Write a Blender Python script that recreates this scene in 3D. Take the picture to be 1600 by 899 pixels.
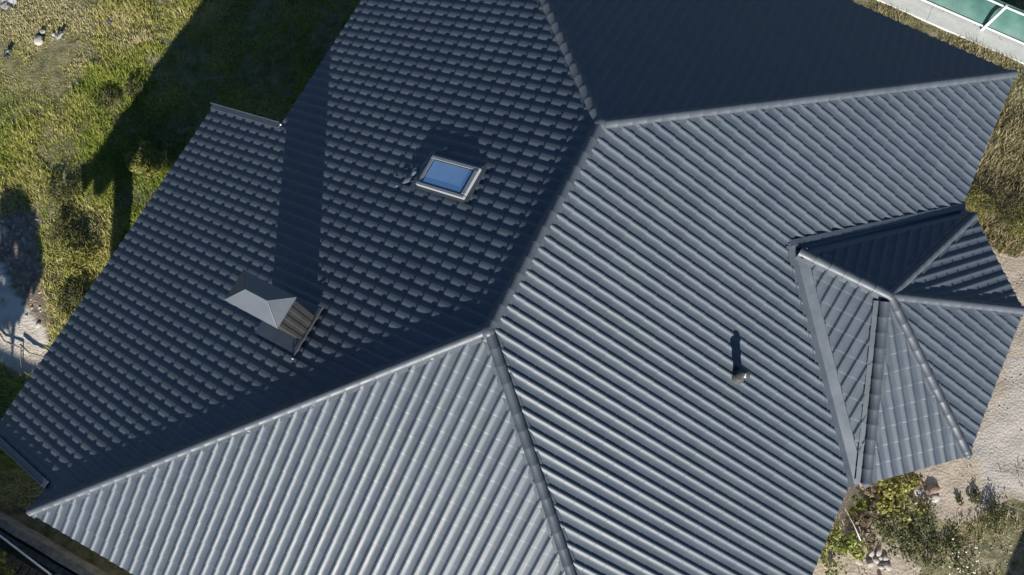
import bpy, bmesh, math, random
import numpy as np
from mathutils import Vector, Matrix, noise
random.seed(7); rng = np.random.default_rng(7)
scn = bpy.context.scene
for o in list(bpy.data.objects): bpy.data.objects.remove(o)
COL = scn.collection

# ---------------------------------------------------------------- camera, light, exposure
cam = bpy.data.cameras.new('camera'); cam_o = bpy.data.objects.new('camera', cam); COL.objects.link(cam_o)
cam.sensor_width = 36; cam.lens = 27.0; cam.clip_start = .1; cam.clip_end = 1500
RC = [[0.8852743768996161, -0.4517346800786849, 0.11056697707364783],
      [0.46506720528137757, 0.8592078014632942, -0.213247387970829],
      [0.001331231296726233, 0.2402035235353979, 0.9707216362605782]]
m4 = Matrix(RC).to_4x4(); m4.translation = Vector((1.3878, -1.871, 15.4819)); cam_o.matrix_world = m4
scn.camera = cam_o
SUN_AZ, SUN_EL = math.radians(-58), math.radians(21.35)
SUN = Vector((math.cos(SUN_AZ)*math.cos(SUN_EL), math.sin(SUN_AZ)*math.cos(SUN_EL), math.sin(SUN_EL)))
w = bpy.data.worlds.new('World'); scn.world = w; w.use_nodes = True
sky = w.node_tree.nodes.new('ShaderNodeTexSky'); sky.sky_type = 'NISHITA'; sky.sun_disc = False
sky.ozone_density = 6.0; sky.dust_density = .3; sky.air_density = 1.0; sky.sun_elevation = SUN_EL; sky.sun_rotation = math.pi/2 - SUN_AZ
bg = w.node_tree.nodes['Background']; bg.inputs[1].default_value = .055
w.node_tree.links.new(sky.outputs[0], bg.inputs[0])
sl = bpy.data.lights.new('sun', 'SUN'); sl.energy = 5.0; sl.angle = math.radians(.5); sl.color = (1, .965, .91)
so = bpy.data.objects.new('sun', sl); COL.objects.link(so); so.rotation_euler = SUN.to_track_quat('Z', 'Y').to_euler()
so.location = SUN*60
vs = scn.view_settings; vs.view_transform = 'Standard'; vs.look = 'None'; vs.gamma = 1; vs.exposure = .95

# ---------------------------------------------------------------- materials
def mat(name, col, rough=.6, var=.0, scale=4, spec=.5, metallic=0, bump=0, bscale=40, col2=None, rvar=0):
    m = bpy.data.materials.new(name); m.use_nodes = True; nt = m.node_tree; N = nt.nodes; Lk = nt.links
    b = N['Principled BSDF']; b.inputs['Roughness'].default_value = rough; b.inputs['Metallic'].default_value = metallic
    b.inputs['Specular IOR Level'].default_value = spec
    c2 = col2 or tuple(min(1, c*(1+var)) for c in col); c1 = col if col2 else tuple(c*(1-var) for c in col)
    tc = N.new('ShaderNodeTexCoord')
    n = N.new('ShaderNodeTexNoise'); n.inputs['Scale'].default_value = scale; n.inputs['Detail'].default_value = 6
    n.inputs['Roughness'].default_value = .65
    Lk.new(tc.outputs['Object'], n.inputs['Vector'])
    r = N.new('ShaderNodeValToRGB'); r.color_ramp.elements[0].position = .35; r.color_ramp.elements[1].position = .65
    r.color_ramp.elements[0].color = (*c1, 1); r.color_ramp.elements[1].color = (*c2, 1)
    Lk.new(n.outputs['Fac'], r.inputs['Fac']); Lk.new(r.outputs['Color'], b.inputs['Base Color'])
    if rvar:
        mr = N.new('ShaderNodeMapRange'); mr.inputs['To Min'].default_value = rough-rvar; mr.inputs['To Max'].default_value = rough+rvar
        mr.inputs['From Min'].default_value = .3; mr.inputs['From Max'].default_value = .7
        Lk.new(n.outputs['Fac'], mr.inputs['Value']); Lk.new(mr.outputs[0], b.inputs['Roughness'])
    if bump:
        n2 = N.new('ShaderNodeTexNoise'); n2.inputs['Scale'].default_value = bscale; n2.inputs['Detail'].default_value = 5
        Lk.new(tc.outputs['Object'], n2.inputs['Vector'])
        bp = N.new('ShaderNodeBump'); bp.inputs['Strength'].default_value = bump; bp.inputs['Distance'].default_value = .02
        Lk.new(n2.outputs['Fac'], bp.inputs['Height']); Lk.new(bp.outputs[0], b.inputs['Normal'])
    return m

def tile_mat():
    m = mat('tile_coat', (.047, .061, .075), .50, col2=(.061, .077, .093), scale=1.3, spec=.45, rvar=.04)
    nt = m.node_tree; N = nt.nodes; Lk = nt.links; b = N['Principled BSDF']
    # faint per tile tint and dust
    at = N.new('ShaderNodeAttribute'); at.attribute_name = 'tint'
    src = b.inputs['Base Color'].links[0].from_socket
    mx = N.new('ShaderNodeMix'); mx.data_type = 'RGBA'; mx.blend_type = 'MULTIPLY'; mx.inputs[0].default_value = 1
    rp = N.new('ShaderNodeValToRGB'); e = rp.color_ramp.elements
    e[0].color = (.93, .91, .97, 1); e[1].color = (1.03, 1.06, 1.0, 1); e2 = e.new(.5); e2.color = (1, .97, 1.0, 1)
    Lk.new(at.outputs['Fac'], rp.inputs['Fac']); Lk.new(src, mx.inputs[6]); Lk.new(rp.outputs['Color'], mx.inputs[7])
    tc = N.new('ShaderNodeTexCoord')
    n = N.new('ShaderNodeTexNoise'); n.inputs['Scale'].default_value = 26; n.inputs['Detail'].default_value = 4
    Lk.new(tc.outputs['Object'], n.inputs['Vector'])
    r2 = N.new('ShaderNodeMapRange'); r2.inputs['From Min'].default_value = .62; r2.inputs['From Max'].default_value = .8
    r2.inputs['To Max'].default_value = .35
    Lk.new(n.outputs['Fac'], r2.inputs['Value'])
    mx2 = N.new('ShaderNodeMix'); mx2.data_type = 'RGBA'; Lk.new(r2.outputs[0], mx2.inputs[0])
    Lk.new(mx.outputs[2], mx2.inputs[6]); mx2.inputs[7].default_value = (.2, .2, .19, 1)
    Lk.new(mx2.outputs[2], b.inputs['Base Color'])
    return m
M = {}
M['tile'] = tile_mat()
M['cap'] = mat('cap_coat', (.060, .070, .083), .5, .12, scale=2, spec=.5, rvar=.05)
M['trim'] = mat('trim_sheet', (.070, .082, .098), .42, .12, scale=3, spec=.5, rvar=.05)
M['under'] = mat('roof_boards', (.05, .045, .04), .9, .2)
M['plaster'] = mat('plaster', (.62, .60, .56), .9, .06, bump=.2)
M['cladding'] = mat('cladding', (.030, .030, .030), .55, .2, scale=6)
M['glass'] = mat('window_glass', (.50, .60, .68), .05, .05, spec=1, metallic=.75)
M['frame'] = mat('window_frame', (.27, .28, .28), .45, .06)
M['concrete'] = mat('pale_concrete', (.46, .455, .42), .85, .07, scale=3, bump=.25, bscale=30)
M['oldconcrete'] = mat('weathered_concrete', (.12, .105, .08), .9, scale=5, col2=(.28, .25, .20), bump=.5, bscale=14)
M['white'] = mat('white_paint', (.60, .61, .60), .4, .03)
M['wood'] = mat('old_boards', (.07, .06, .05), .9, scale=9, col2=(.16, .14, .11), bump=.5)
M['stone'] = mat('stone', (.24, .215, .18), .85, scale=6, col2=(.42, .385, .34), bump=.4)
M['rubble'] = mat('rubble_stone', (.24, .20, .155), .9, scale=5, col2=(.40, .35, .29))
M['darkstone'] = mat('rusty_stone', (.17, .10, .07), .9, scale=6, col2=(.30, .22, .17), bump=.4)
M['scrap'] = mat('plastic_scrap', (.42, .42, .43), .5, .08)
M['bark'] = mat('bark', (.09, .065, .045), .9, .3, scale=20, bump=.6)
M['twig'] = mat('twig', (.22, .18, .13), .9, .2)
M['rust'] = mat('galvanised', (.16, .15, .14), .5, .2, scale=12, metallic=.7)
def fabric():
    m = mat('green_netting', (.075, .175, .15), .6, .12, scale=5)
    nt = m.node_tree; N = nt.nodes; b = N['Principled BSDF']; t = N.new('ShaderNodeBsdfTranslucent')
    t.inputs['Color'].default_value = (.08, .21, .18, 1)
    mx = N.new('ShaderNodeMixShader'); mx.inputs[0].default_value = .35
    nt.links.new(b.outputs[0], mx.inputs[1]); nt.links.new(t.outputs[0], mx.inputs[2])
    nt.links.new(mx.outputs[0], N['Material Output'].inputs['Surface']); return m
M['net'] = fabric()
def leafy(name, a, c, trans=.3, rough=.5):
    m = bpy.data.materials.new(name); m.use_nodes = True; nt = m.node_tree; N = nt.nodes; b = N['Principled BSDF']
    at = N.new('ShaderNodeAttribute'); at.attribute_name = 'tint'
    r = N.new('ShaderNodeValToRGB'); e = r.color_ramp.elements; e[0].color = (*a[0], 1); e[1].color = (*a[-1], 1)
    for i, cc in enumerate(a[1:-1]): q = e.new((i+1)/(len(a)-1)); q.color = (*cc, 1)
    nt.links.new(at.outputs['Fac'], r.inputs['Fac']); nt.links.new(r.outputs['Color'], b.inputs['Base Color'])
    b.inputs['Roughness'].default_value = rough; b.inputs['Specular IOR Level'].default_value = .25
    t = N.new('ShaderNodeBsdfTranslucent'); nt.links.new(r.outputs['Color'], t.inputs['Color'])
    mx = N.new('ShaderNodeMixShader'); mx.inputs[0].default_value = trans
    nt.links.new(b.outputs[0], mx.inputs[1]); nt.links.new(t.outputs[0], mx.inputs[2])
    nt.links.new(mx.outputs[0], N['Material Output'].inputs['Surface']); return m
M['grass'] = leafy('green_grass', [(.075, .125, .015), (.21, .26, .03), (.32, .335, .06), (.42, .375, .12), (.50, .44, .24)], 0)
M['dry'] = leafy('dry_grass', [(.13, .105, .055), (.22, .18, .09), (.29, .235, .11), (.39, .32, .19), (.21, .22, .07)], 0)
M['leaf_green'] = leafy('fresh_leaves', [(.07, .09, .02), (.19, .21, .045), (.33, .34, .10)], 0)
M['leaf_olive'] = leafy('olive_leaves', [(.035, .045, .015), (.09, .10, .035), (.17, .16, .07)], 0)
M['leaf_red'] = leafy('reddish_leaves', [(.10, .045, .025), (.20, .10, .05), (.24, .20, .10)], 0)
M['leaf_dry'] = leafy('withered_leaves', [(.10, .07, .045), (.22, .17, .11), (.34, .28, .20)], 0)
M['leaf_yellow'] = leafy('yellowing_leaves', [(.13, .13, .03), (.26, .26, .06), (.40, .36, .13)], 0)
M['petal'] = mat('petals', (.75, .72, .6), .7, .05)

# ---------------------------------------------------------------- helpers
def tag(o, label=None, cat=None, group=None, kind=None):
    if label: o['label'] = label
    if cat: o['category'] = cat
    if group: o['group'] = group
    if kind: o['kind'] = kind
    return o
def empty(name, loc=(0, 0, 0), parent=None):
    o = bpy.data.objects.new(name, None); COL.objects.link(o); o.location = loc; o.empty_display_size = .3
    if parent: o.parent = parent
    return o
def link(name, me, m, parent=None, smooth=False):
    o = bpy.data.objects.new(name, me); COL.objects.link(o)
    if m: me.materials.append(m)
    if smooth: me.polygons.foreach_set('use_smooth', [True]*len(me.polygons))
    if parent: o.parent = parent
    return o
def obj(name, bm, m, parent=None, smooth=False):
    me = bpy.data.meshes.new(name); bm.normal_update(); bm.to_mesh(me); bm.free()
    return link(name, me, m, parent, smooth)
def npmesh(name, co, faces, m, parent=None, smooth=False, tint=None, k=None):
    """co (n,3), faces (f,k) arrays"""
    me = bpy.data.meshes.new(name); co = np.ascontiguousarray(co, np.float32); faces = np.ascontiguousarray(faces, np.int32)
    k = faces.shape[1]; me.vertices.add(len(co)); me.vertices.foreach_set('co', co.ravel())
    me.loops.add(faces.size); me.loops.foreach_set('vertex_index', faces.ravel())
    me.polygons.add(len(faces)); me.polygons.foreach_set('loop_start', np.arange(0, faces.size, k, dtype=np.int32))
    me.update(calc_edges=True)
    if tint is not None:
        a = me.attributes.new('tint', 'FLOAT', 'POINT'); a.data.foreach_set('value', np.ascontiguousarray(tint, np.float32))
    return link(name, me, m, parent, smooth)
def quadbox(bm, P):   # 8 points: bottom 4 ccw, top 4 ccw
    v = [bm.verts.new(p) for p in P]
    for f in ((3, 2, 1, 0), (4, 5, 6, 7), (0, 1, 5, 4), (1, 2, 6, 5), (2, 3, 7, 6), (3, 0, 4, 7)): bm.faces.new([v[i] for i in f])
def box(bm, a, b):
    x0, y0, z0 = a; x1, y1, z1 = b
    quadbox(bm, [(x0, y0, z0), (x1, y0, z0), (x1, y1, z0), (x0, y1, z0), (x0, y0, z1), (x1, y0, z1), (x1, y1, z1), (x0, y1, z1)])
def beam(bm, A, B, wd, ht, up=(0, 0, 1), off=0):
    A, B = Vector(A), Vector(B); d = (B-A).normalized(); up = Vector(up); s = d.cross(up).normalized(); u = s.cross(d).normalized()
    P = []
    for z in (off, off+ht):
        for q, sg in ((A, -1), (A, 1), (B, 1), (B, -1)): P.append(q+s*sg*wd/2+u*z)
    quadbox(bm, P)
def tube(bm, pts, r, n=10, cap=True):
    rings = []; pts = [Vector(p) for p in pts]
    for i, p in enumerate(pts):
        d = (pts[min(i+1, len(pts)-1)]-pts[max(i-1, 0)]).normalized()
        a = d.cross(Vector((0, 0, 1))); a = a.normalized() if a.length > 1e-3 else Vector((1, 0, 0)); b = d.cross(a)
        rr = r[i] if hasattr(r, '__len__') else r
        rings.append([bm.verts.new(p+(a*math.cos(t*2*math.pi/n)+b*math.sin(t*2*math.pi/n))*rr) for t in range(n)])
    for A, B in zip(rings, rings[1:]):
        for t in range(n): bm.faces.new((A[t], A[(t+1) % n], B[(t+1) % n], B[t]))
    if cap: bm.faces.new(rings[0][::-1]); bm.faces.new(rings[-1])
def bevel(bm, w_):
    bmesh.ops.bevel(bm, geom=bm.edges[:], offset=w_, segments=1, affect='EDGES')

# ---------------------------------------------------------------- roof geometry
G = -4.0
L, H, WW, SS, WE, NN = 4.0486, 3.3142, 6.5254, 6.7499, 7.2564, 7.0240
WAVE, STEP = .2215, .351
def plane(P0, n): n = Vector(n).normalized(); return Vector(P0), n
def zon(pl, x, y): P, n = pl; return P.z - (n.x*(x-P.x)+n.y*(y-P.y))/n.z
PW = plane((0, 0, H), (-H/WW, 0, 1)); PE = plane((0, 0, H), (H/WE, 0, 1))
PS = plane((0, 0, H), (0, -H/SS, 1)); PN = plane((0, L, H), (0, H/NN, 1))

def inside(poly, x, y):
    c = np.zeros(len(x), bool); n = len(poly)
    for i in range(n):
        x0, y0 = poly[i]; x1, y1 = poly[(i+1) % n]
        if y0 == y1: continue
        c ^= ((y0 > y) != (y1 > y)) & (x < (x1-x0)*(y-y0)/(y1-y0)+x0)
    return c
def tile_slope(name, pl, down, O, poly, parent, u0, u1, vmax, flip=1, phase=0.0, deep=.034):
    """pressed metal tile sheet on a roof plane. O = point on the eave, down = horizontal downslope dir"""
    P, n = pl; dn = Vector((down[0], down[1], 0)).normalized()
    V = (-(dn - n*dn.dot(n))).normalized(); U = V.cross(n).normalized()
    O = Vector((O[0], O[1], zon(pl, O[0], O[1])))
    i0, i1 = math.floor(u0/WAVE)-1, math.ceil(u1/WAVE)+1
    NS = 26
    t = np.arange((i1-i0)*NS+1)/NS+i0; us = t*WAVE; ph = (t+phase) % 1.0
    # wave: broad rounded crest, narrow trough with a small rib
    pf = ph if flip > 0 else 1-ph                          # gentle flank, narrow crest, steep flank
    kx = [0, .08, .20, .32, .44, .56, .645, .675, .71, .745, .775, .80, .85, .90, .93, 1.0]
    kz = [0, .00, .04, .14, .31, .58, .88, .96, 1.0, .93, 1.0, .97, .55, .10, .0, 0]
    amp = .0245
    if not deep:
        kx = [0, .08, .18, .28, .36, .42, .47, .58, .655, .68, .705, .73, .77, .83, .89, 1.0]
        kz = [0, .02, .14, .42, .68, .84, .91, .965, .99, .93, 1.0, .98, .82, .40, .08, 0]
    if deep:
        kx = [0, .08, .20, .34, .46, .56, .65, .69, .72, .745, .77, .80, .86, .93, .97, 1.0]
        kz = [0, .00, .02, .09, .26, .56, .88, .95, 1.0, .91, .97, .92, .55, .12, .03, 0]; amp = deep
    hgt = amp*np.interp(pf, kx, kz)
    rows = int(math.ceil(vmax/STEP))
    tv = np.array([0, .03, .10, .4, .7, 1.0])        # from nose (bottom) up to the tuck
    nose = np.array([-.002, 0, 0, 0, 0, 0])
    co = []; fc = []; tint = []; base = 0; nu = len(us)
    tu = np.floor(t+phase)
    Un, Vn, Nn, On = map(lambda a: np.array(a), (U, V, n, O))
    rowcol = {}
    for r in range(rows):
        jit = rng.random((i1-i0+3))
        ti = jit[(tu-tu.min()).astype(int)]*.7 + .3*rng.random()
        top = None
        for k, (q, no) in enumerate(zip(tv, nose)):
            v = (r+q)*STEP - .035 - .0*max(0, 1-q*1.6); z = hgt*(1-.06*(1-q)) + .026*(1-q)*1.0 + no + .004
            co.append(On+us[:, None]*Un+np.reshape(v, (-1, 1))*Vn+(z[:, None])*Nn); tint.append(ti)
        a = base+np.arange(nu-1)
        for k in range(len(tv)-1):
            b0 = a+k*nu; fc.append(np.stack([b0, b0+1, b0+1+nu, b0+nu], 1))
        base += nu*len(tv)
        # drop face below the nose (own vertices: sharp edge)
        for no, zz in ((-.002, .026), (-.016, .0)):
            v = r*STEP-.035-.0*hgt+(.0 if zz else -.010); z = hgt*(1-.06*(1 if zz else 0))+zz+(no if zz else 0)+.004
            if not zz and r == 0: z = z-.012
            co.append(On+us[:, None]*Un+np.reshape(v, (-1, 1))*Vn+z[:, None]*Nn); tint.append(ti)
        a = base+np.arange(nu-1); fc.append(np.stack([a, a+1, a+1+nu, a+nu], 1)[:, ::-1]); base += 2*nu
    co = np.concatenate(co); fc = np.concatenate(fc); tint = np.concatenate(tint)
    # coarse cull, then exact cuts along each polygon edge
    c = co[fc].mean(1); xs = [p[0] for p in poly]; ys = [p[1] for p in poly]
    keep = np.zeros(len(c), bool)
    g = .14
    for dx in (-g, 0, g):
        for dy in (-g, 0, g): keep |= inside(poly, c[:, 0]+dx, c[:, 1]+dy)
    fc = fc[keep]; used, inv = np.unique(fc, return_inverse=True); co = co[used]; tint = tint[used]; fc = inv.reshape(fc.shape)
    me = npmesh('tmp', co, fc, None, tint=tint); md = me.data; bm = bmesh.new(); bm.from_mesh(md)
    bpy.data.objects.remove(me)
    for i in range(len(poly)):
        a, b = Vector((*poly[i], 0)), Vector((*poly[(i+1) % len(poly)], 0)); e = (b-a); nn = Vector((e.y, -e.x, 0))
        ln = e.length; e.normalize()
        geom = [f for f in bm.faces if any(-.5 < (v.co-a).dot(e) < ln+.5 for v in f.verts) and
                abs((f.calc_center_median()-a).dot(nn)/ln) < .4]
        vsn = {v for f in geom for v in f.verts}; es = {x for f in geom for x in f.edges}
        bmesh.ops.bisect_plane(bm, geom=list(vsn)+list(es)+geom, dist=1e-5, plane_co=a, plane_no=nn)
    bm.faces.ensure_lookup_table()
    cc = np.array([f.calc_center_median()[:2] for f in bm.faces]); ok = inside(poly, cc[:, 0], cc[:, 1])
    bmesh.ops.delete(bm, geom=[f for f, k in zip(bm.faces[:], ok) if not k], context='FACES')
    for f in bm.faces: f.smooth = True
    md2 = bpy.data.meshes.new(name); bm.to_mesh(md2); bm.free()
    return link(name, md2, M['tile'], parent)

def deck(name, pl, poly, parent, off=-.03, th=.1):
    bm = bmesh.new(); n = pl[1]; t = []; b = []
    for x, y in poly:
        p = Vector((x, y, zon(pl, x, y))); t.append(bm.verts.new(p+Vector((0, 0, off)))); b.append(bm.verts.new(p+Vector((0, 0, off-th))))
    bm.faces.new(t); bm.faces.new(b[::-1])
    for i in range(len(t)): j = (i+1) % len(t); bm.faces.new((t[j], t[i], b[i], b[j]))
    bmesh.ops.recalc_face_normals(bm, faces=bm.faces[:])
    return obj(name, bm, M['under'], parent)

def caps(name, A, B, n1, n2, parent, r=.09, seg=.30, end=True, lift=.038, flange=.055, long_at=None):
    """run of half-round capping pieces from A (top) down to B"""
    A, B = Vector(A), Vector(B); d = (B-A); Ltot = d.length; d.normalize()
    up = (Vector(n1)+Vector(n2)); up = (up-d*up.dot(d)).normalized(); s = d.cross(up).normalized()
    if s.dot(Vector(n1)) < s.dot(Vector(n2)): n1, n2 = n2, n1     # n1 on the +s side
    def lean(nv):  # flank direction of the roof plane falling away from the cap
        nv = Vector(nv); q = nv.cross(d).normalized()
        return q if q.dot(up) < 0 else -q
    f1, f2 = lean(n1), lean(n2)
    if f1.dot(s) < 0: f1, f2 = f2, f1
    bm = bmesh.new(); pos = 0.0; k = 0
    while pos < Ltot-.02:
        ln = seg*1.75 if long_at == k else seg
        e = min(pos+ln+.02, Ltot); rings = []
        k += 1
        jx = random.uniform(-.002, .002)
        for q, rr in ((pos, r*.985), (e-.040, r*1.0), (e-.034, r*1.04), (e, r*1.04), (e, r*.96)):
            c = A+d*q+up*(lift+jx); ring = []
            ring.append(c+f1*(rr+flange)+up*(-.004)); ring.append(c+f1*rr)
            for t in range(1, 10):
                a = math.pi*t/10; ring.append(c+s*math.cos(a)*rr+up*(math.sin(a)*rr*.8)-up*.015*abs(math.cos(a)))
            ring.append(c+f2*rr); ring.append(c+f2*(rr+flange)+up*(-.004))
            rings.append([bm.verts.new(p) for p in ring])
        for X, Y in zip(rings, rings[1:]):
            for t in range(len(X)-1): bm.faces.new((X[t], Y[t], Y[t+1], X[t+1]))
        pos += ln
    if end:
        tip = bm.verts.new(B+d*.13+up*(lift-.02)); R_ = rings[-2]
        for t in range(1, len(R_)-2): bm.faces.new((R_[t], tip, R_[t+1]))
    else:
        pass
    o = obj(name, bm, M['cap'], parent, True)
    for e in o.data.edges: pass
    o.data.set_sharp_from_angle(angle=math.radians(38))
    return o

# ================================================================ THE HOUSE
house = empty('tiled_house', (0, 0, G))
tag(house, 'house under a dark grey metal tile hip roof with a faceted bay roof', 'house')
inv = Vector((0, 0, -G))
class Sub:   # part empties sit at the house base; children are modelled in world space, so cancel the offset
    pass
def part(name): 
    e = empty(name, (0, 0, -G), house); return e
main = part('main_roof'); bay = part('bay_roof')

TX, TY, TZ = 6.145, 4.38, 1.41            # bay apex
vx0 = 4.24                                 # where the bay ridge meets the east slope
# bay eave corners (z = 0)
Q1, Q2, Q3, Q4 = (7.574, 7.47), (9.15, 5.99), (9.14, 2.70), (7.564, 1.27)
vN = (7.256, TY+3.05); vS = (7.256, TY-3.07)
A_, B_ = (0, 0), (0, L)
cSW, cSE, cNE, cNW = (-WW, -SS), (WE, -SS), (WE, L+NN), (-WW, L+NN)
EXW = -8.8; EY0, EY1 = -6.2, 2.40

polyW = [A_, B_, cNW, (-WW-.02, L+NN), (-WW-.02, EY1), (EXW, EY1), (EXW, EY0), (-WW-.02, EY0), (-WW-.02, -SS), cSW]
polyW = [A_, B_, (-WW-.035, L+NN), (-WW-.035, EY1), (EXW, EY1), (EXW, EY0), (-WW-.035, EY0), (-WW-.035, -SS)]
polyS = [A_, (-WW, -SS-.035), (WE, -SS-.035)]
polyN = [B_, (WE, L+NN+.035), (-WW, L+NN+.035)]
gut = .30
polyE = [A_, (WE+.035, -SS), (WE+.035, vS[1]-.25), (vx0-.19, TY), (WE+.035, vN[1]+.20), (WE+.035, L+NN), B_]
tile_slope('west_slope', PW, (-1, 0), (EXW, 0), polyW, main, -12, 14, 10.2, flip=-1, deep=0)
tile_slope('south_slope', PS, (0, -1), (0, -SS), polyS, main, -9, 9, 7.9, flip=-1, phase=.3, deep=.031)
tile_slope('north_slope', PN, (0, 1), (0, L+NN), polyN, main, -9, 9, 8.3)
tile_slope('east_slope', PE, (1, 0), (WE, 0), polyE, main, -12, 14, 8.4, phase=.45, deep=.036)
for pl, poly in ((PW, [A_, B_, cNW, (-WW, EY1), (EXW+.03, EY1-.03), (EXW+.03, EY0+.03), (-WW, EY0+.03), cSW]), (PS, [A_, cSW, cSE]), (PN, [B_, cNE, cNW]),
                 (PE, [A_, cSE, cNE, B_])):
    deck('roof_deck', pl, poly, main)
def P3(pl, xy, dz=0): return Vector((xy[0], xy[1], zon(pl, *xy)+dz))
nW, nE, nS, nN = PW[1], PE[1], PS[1], PN[1]
top = Vector((0, 0, H)); topN = Vector((0, L, H))
caps('ridge_cap', topN, top, nW, nE, main, end=False)
caps('hip_cap', top, P3(PS, cSW), nW, nS, main)
caps('hip_cap', top, P3(PS, cSE), nE, nS, main, long_at=3)
caps('hip_cap', topN, P3(PN, cNE), nE, nN, main)
caps('hip_cap', topN, P3(PN, cNW), nW, nN, main)
# junction domes where three caps meet
def dome(c, r, parent):
    bm = bmesh.new(); bmesh.ops.create_uvsphere(bm, u_segments=20, v_segments=12, radius=r)
    for v in bm.verts: v.co.z *= .72
    bmesh.ops.translate(bm, verts=bm.verts[:], vec=c); return obj('hip_junction', bm, M['cap'], parent, True)
dome((0, -.02, H+.03), .115, main); dome((0, L+.02, H+.03), .115, main)
# fascias + verge trims + soffit
def fascia(pts, parent, name='fascia', h=.20):
    bm = bmesh.new()
    for a, b in pts: beam(bm, (a[0], a[1], a[2]-.05-h), (b[0], b[1], b[2]-.05-h), .03, h)
    return obj(name, bm, M['trim'], parent)
def at(x, y, z=0): return (x, y, z)
zx = zon(PW, EXW, 0)
fascia([(at(-WW, -SS), at(WE, -SS))], main); fascia([(at(WE, -SS), at(WE, vS[1]))], main); fascia([(at(WE, vN[1]), at(WE, L+NN))], main)
fascia([(at(WE, L+NN), at(-WW, L+NN))], main); fascia([(at(-WW, L+NN), at(-WW, EY1))], main); fascia([(at(-WW, EY0), at(-WW, -SS))], main)
fascia([(at(EXW, EY1, zx), at(EXW, EY0, zx))], main)
for y, sg in ((EY1, 1), (EY0, -1)):      # verge boards of the porch roof: folded sheet, flat top and outer drop
    bm = bmesh.new(); a = Vector((EXW-.02, y, zx+.035)); b = Vector((-WW, y, zon(PW, -WW, 0)+.045))
    beam(bm, a-Vector((0, sg*.02, 0)), b-Vector((0, sg*.02, 0)), .13, .022, off=.012)
    beam(bm, a+Vector((0, sg*.045, -.2)), b+Vector((0, sg*.045, -.2)), .014, .232)
    obj('verge_trim', bm, M['trim'], main)
bm = bmesh.new(); bmesh.ops.create_uvsphere(bm, u_segments=8, v_segments=6, radius=.022); bmesh.ops.translate(bm, verts=bm.verts[:], vec=(-WW+.0, EY1-.0, .09)); obj('trim_end', bm, M['white'], main, True)
bm = bmesh.new()
for pts in ([(-WW, -SS), (WE, -SS), (WE, -SS+.9), (-WW, -SS+.9)], [(-WW, L+NN-.9), (WE, L+NN-.9), (WE, L+NN), (-WW, L+NN)],
            [(-WW, -SS+.9), (-WW+.9, -SS+.9), (-WW+.9, L+NN-.9), (-WW, L+NN-.9)], [(WE-.9, -SS+.9), (WE, -SS+.9), (WE, L+NN-.9), (WE-.9, L+NN-.9)]):
    bm.faces.new([bm.verts.new((x, y, -.26)) for x, y in pts])
obj('soffit', bm, M['white'], main)

# bay roof planes
def pl3(a, b, c):
    a, b, c = Vector(a), Vector(b), Vector(c); n = (b-a).cross(c-a).normalized()
    if n.z < 0: n = -n
    return a, n
ap = (TX, TY, TZ)
BN = pl3(ap, (vx0, TY, TZ), (*Q1, 0)); BS = pl3(ap, (vx0, TY, TZ), (*Q4, 0))
B12 = pl3(ap, (*Q1, 0), (*Q2, 0)); B23 = pl3(ap, (*Q2, 0), (*Q3, 0)); B34 = pl3(ap, (*Q3, 0), (*Q4, 0))
def hv(n): v = Vector((n.x, n.y)); return v.normalized()
def mid(a, b): return ((a[0]+b[0])/2, (a[1]+b[1])/2)
def ext(poly, edge, dn, e=.035):   # push an eave edge out by e
    out = list(poly)
    for i in edge: out[i] = (out[i][0]+dn[0]*e, out[i][1]+dn[1]*e)
    return out
dN, dS, d12, d23, d34 = hv(BN[1]), hv(BS[1]), hv(B12[1]), hv(B23[1]), hv(B34[1])
apx = (TX, TY)
gb = .24
tile_slope('bay_slope', BN, dN, Q1, [(vx0+.24, TY), (7.256+.24, vN[1]), Q1, apx], bay, -6, 6, 3.6)
tile_slope('bay_slope', BS, dS, Q4, [(vx0+.25, TY), apx, Q4, (7.256+.25, vS[1])], bay, -6, 6, 3.6, flip=-1, phase=.2)
tile_slope('bay_slope', B12, d12, mid(Q1, Q2), ext([apx, Q1, Q2], (1, 2), d12), bay, -2.2, 2.2, 3.6)
tile_slope('bay_slope', B23, d23, mid(Q2, Q3), ext([apx, Q2, Q3], (1, 2), d23), bay, -2.2, 2.2, 3.6, phase=.4)
tile_slope('bay_slope', B34, d34, mid(Q3, Q4), ext([apx, Q3, Q4], (1, 2), d34), bay, -2.2, 2.2, 3.6, phase=.1)
deck('roof_deck', BN, [(vx0, TY), (vN[0], vN[1]), Q1, apx], bay); deck('roof_deck', BS, [(vx0, TY), apx, Q4, (vS[0], vS[1])], bay)
for pl, a, b in ((B12, Q1, Q2), (B23, Q2, Q3), (B34, Q3, Q4)): deck('roof_deck', pl, [apx, a, b], bay)
a3 = Vector(ap)
caps('ridge_cap', a3, (vx0+.06, TY, TZ), BN[1], BS[1], bay, end=False, r=.1)
caps('hip_cap', a3, (*Q1, 0), BN[1], B12[1], bay, r=.092); caps('hip_cap', a3, (*Q2, 0), B12[1], B23[1], bay, r=.092)
caps('hip_cap', a3, (*Q3, 0), B23[1], B34[1], bay, r=.092); caps('hip_cap', a3+Vector((-.04, -.12, -.03)), (*Q4, 0), B34[1], BS[1], bay, r=.105, flange=.09)
dome((TX, TY, TZ+.03), .10, bay)
for a, b in ((Q1, Q2), (Q2, Q3), (Q3, Q4), (vN, Q1), (Q4, vS)): fascia([(at(*a), at(*b))], bay)
bm = bmesh.new(); bm.faces.new([bm.verts.new((x, y, -.26)) for x, y in (Q1, (7.25, Q1[1]), (7.25, Q4[1]), Q4, Q3, Q2)]); obj('soffit', bm, M['white'], bay)
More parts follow.
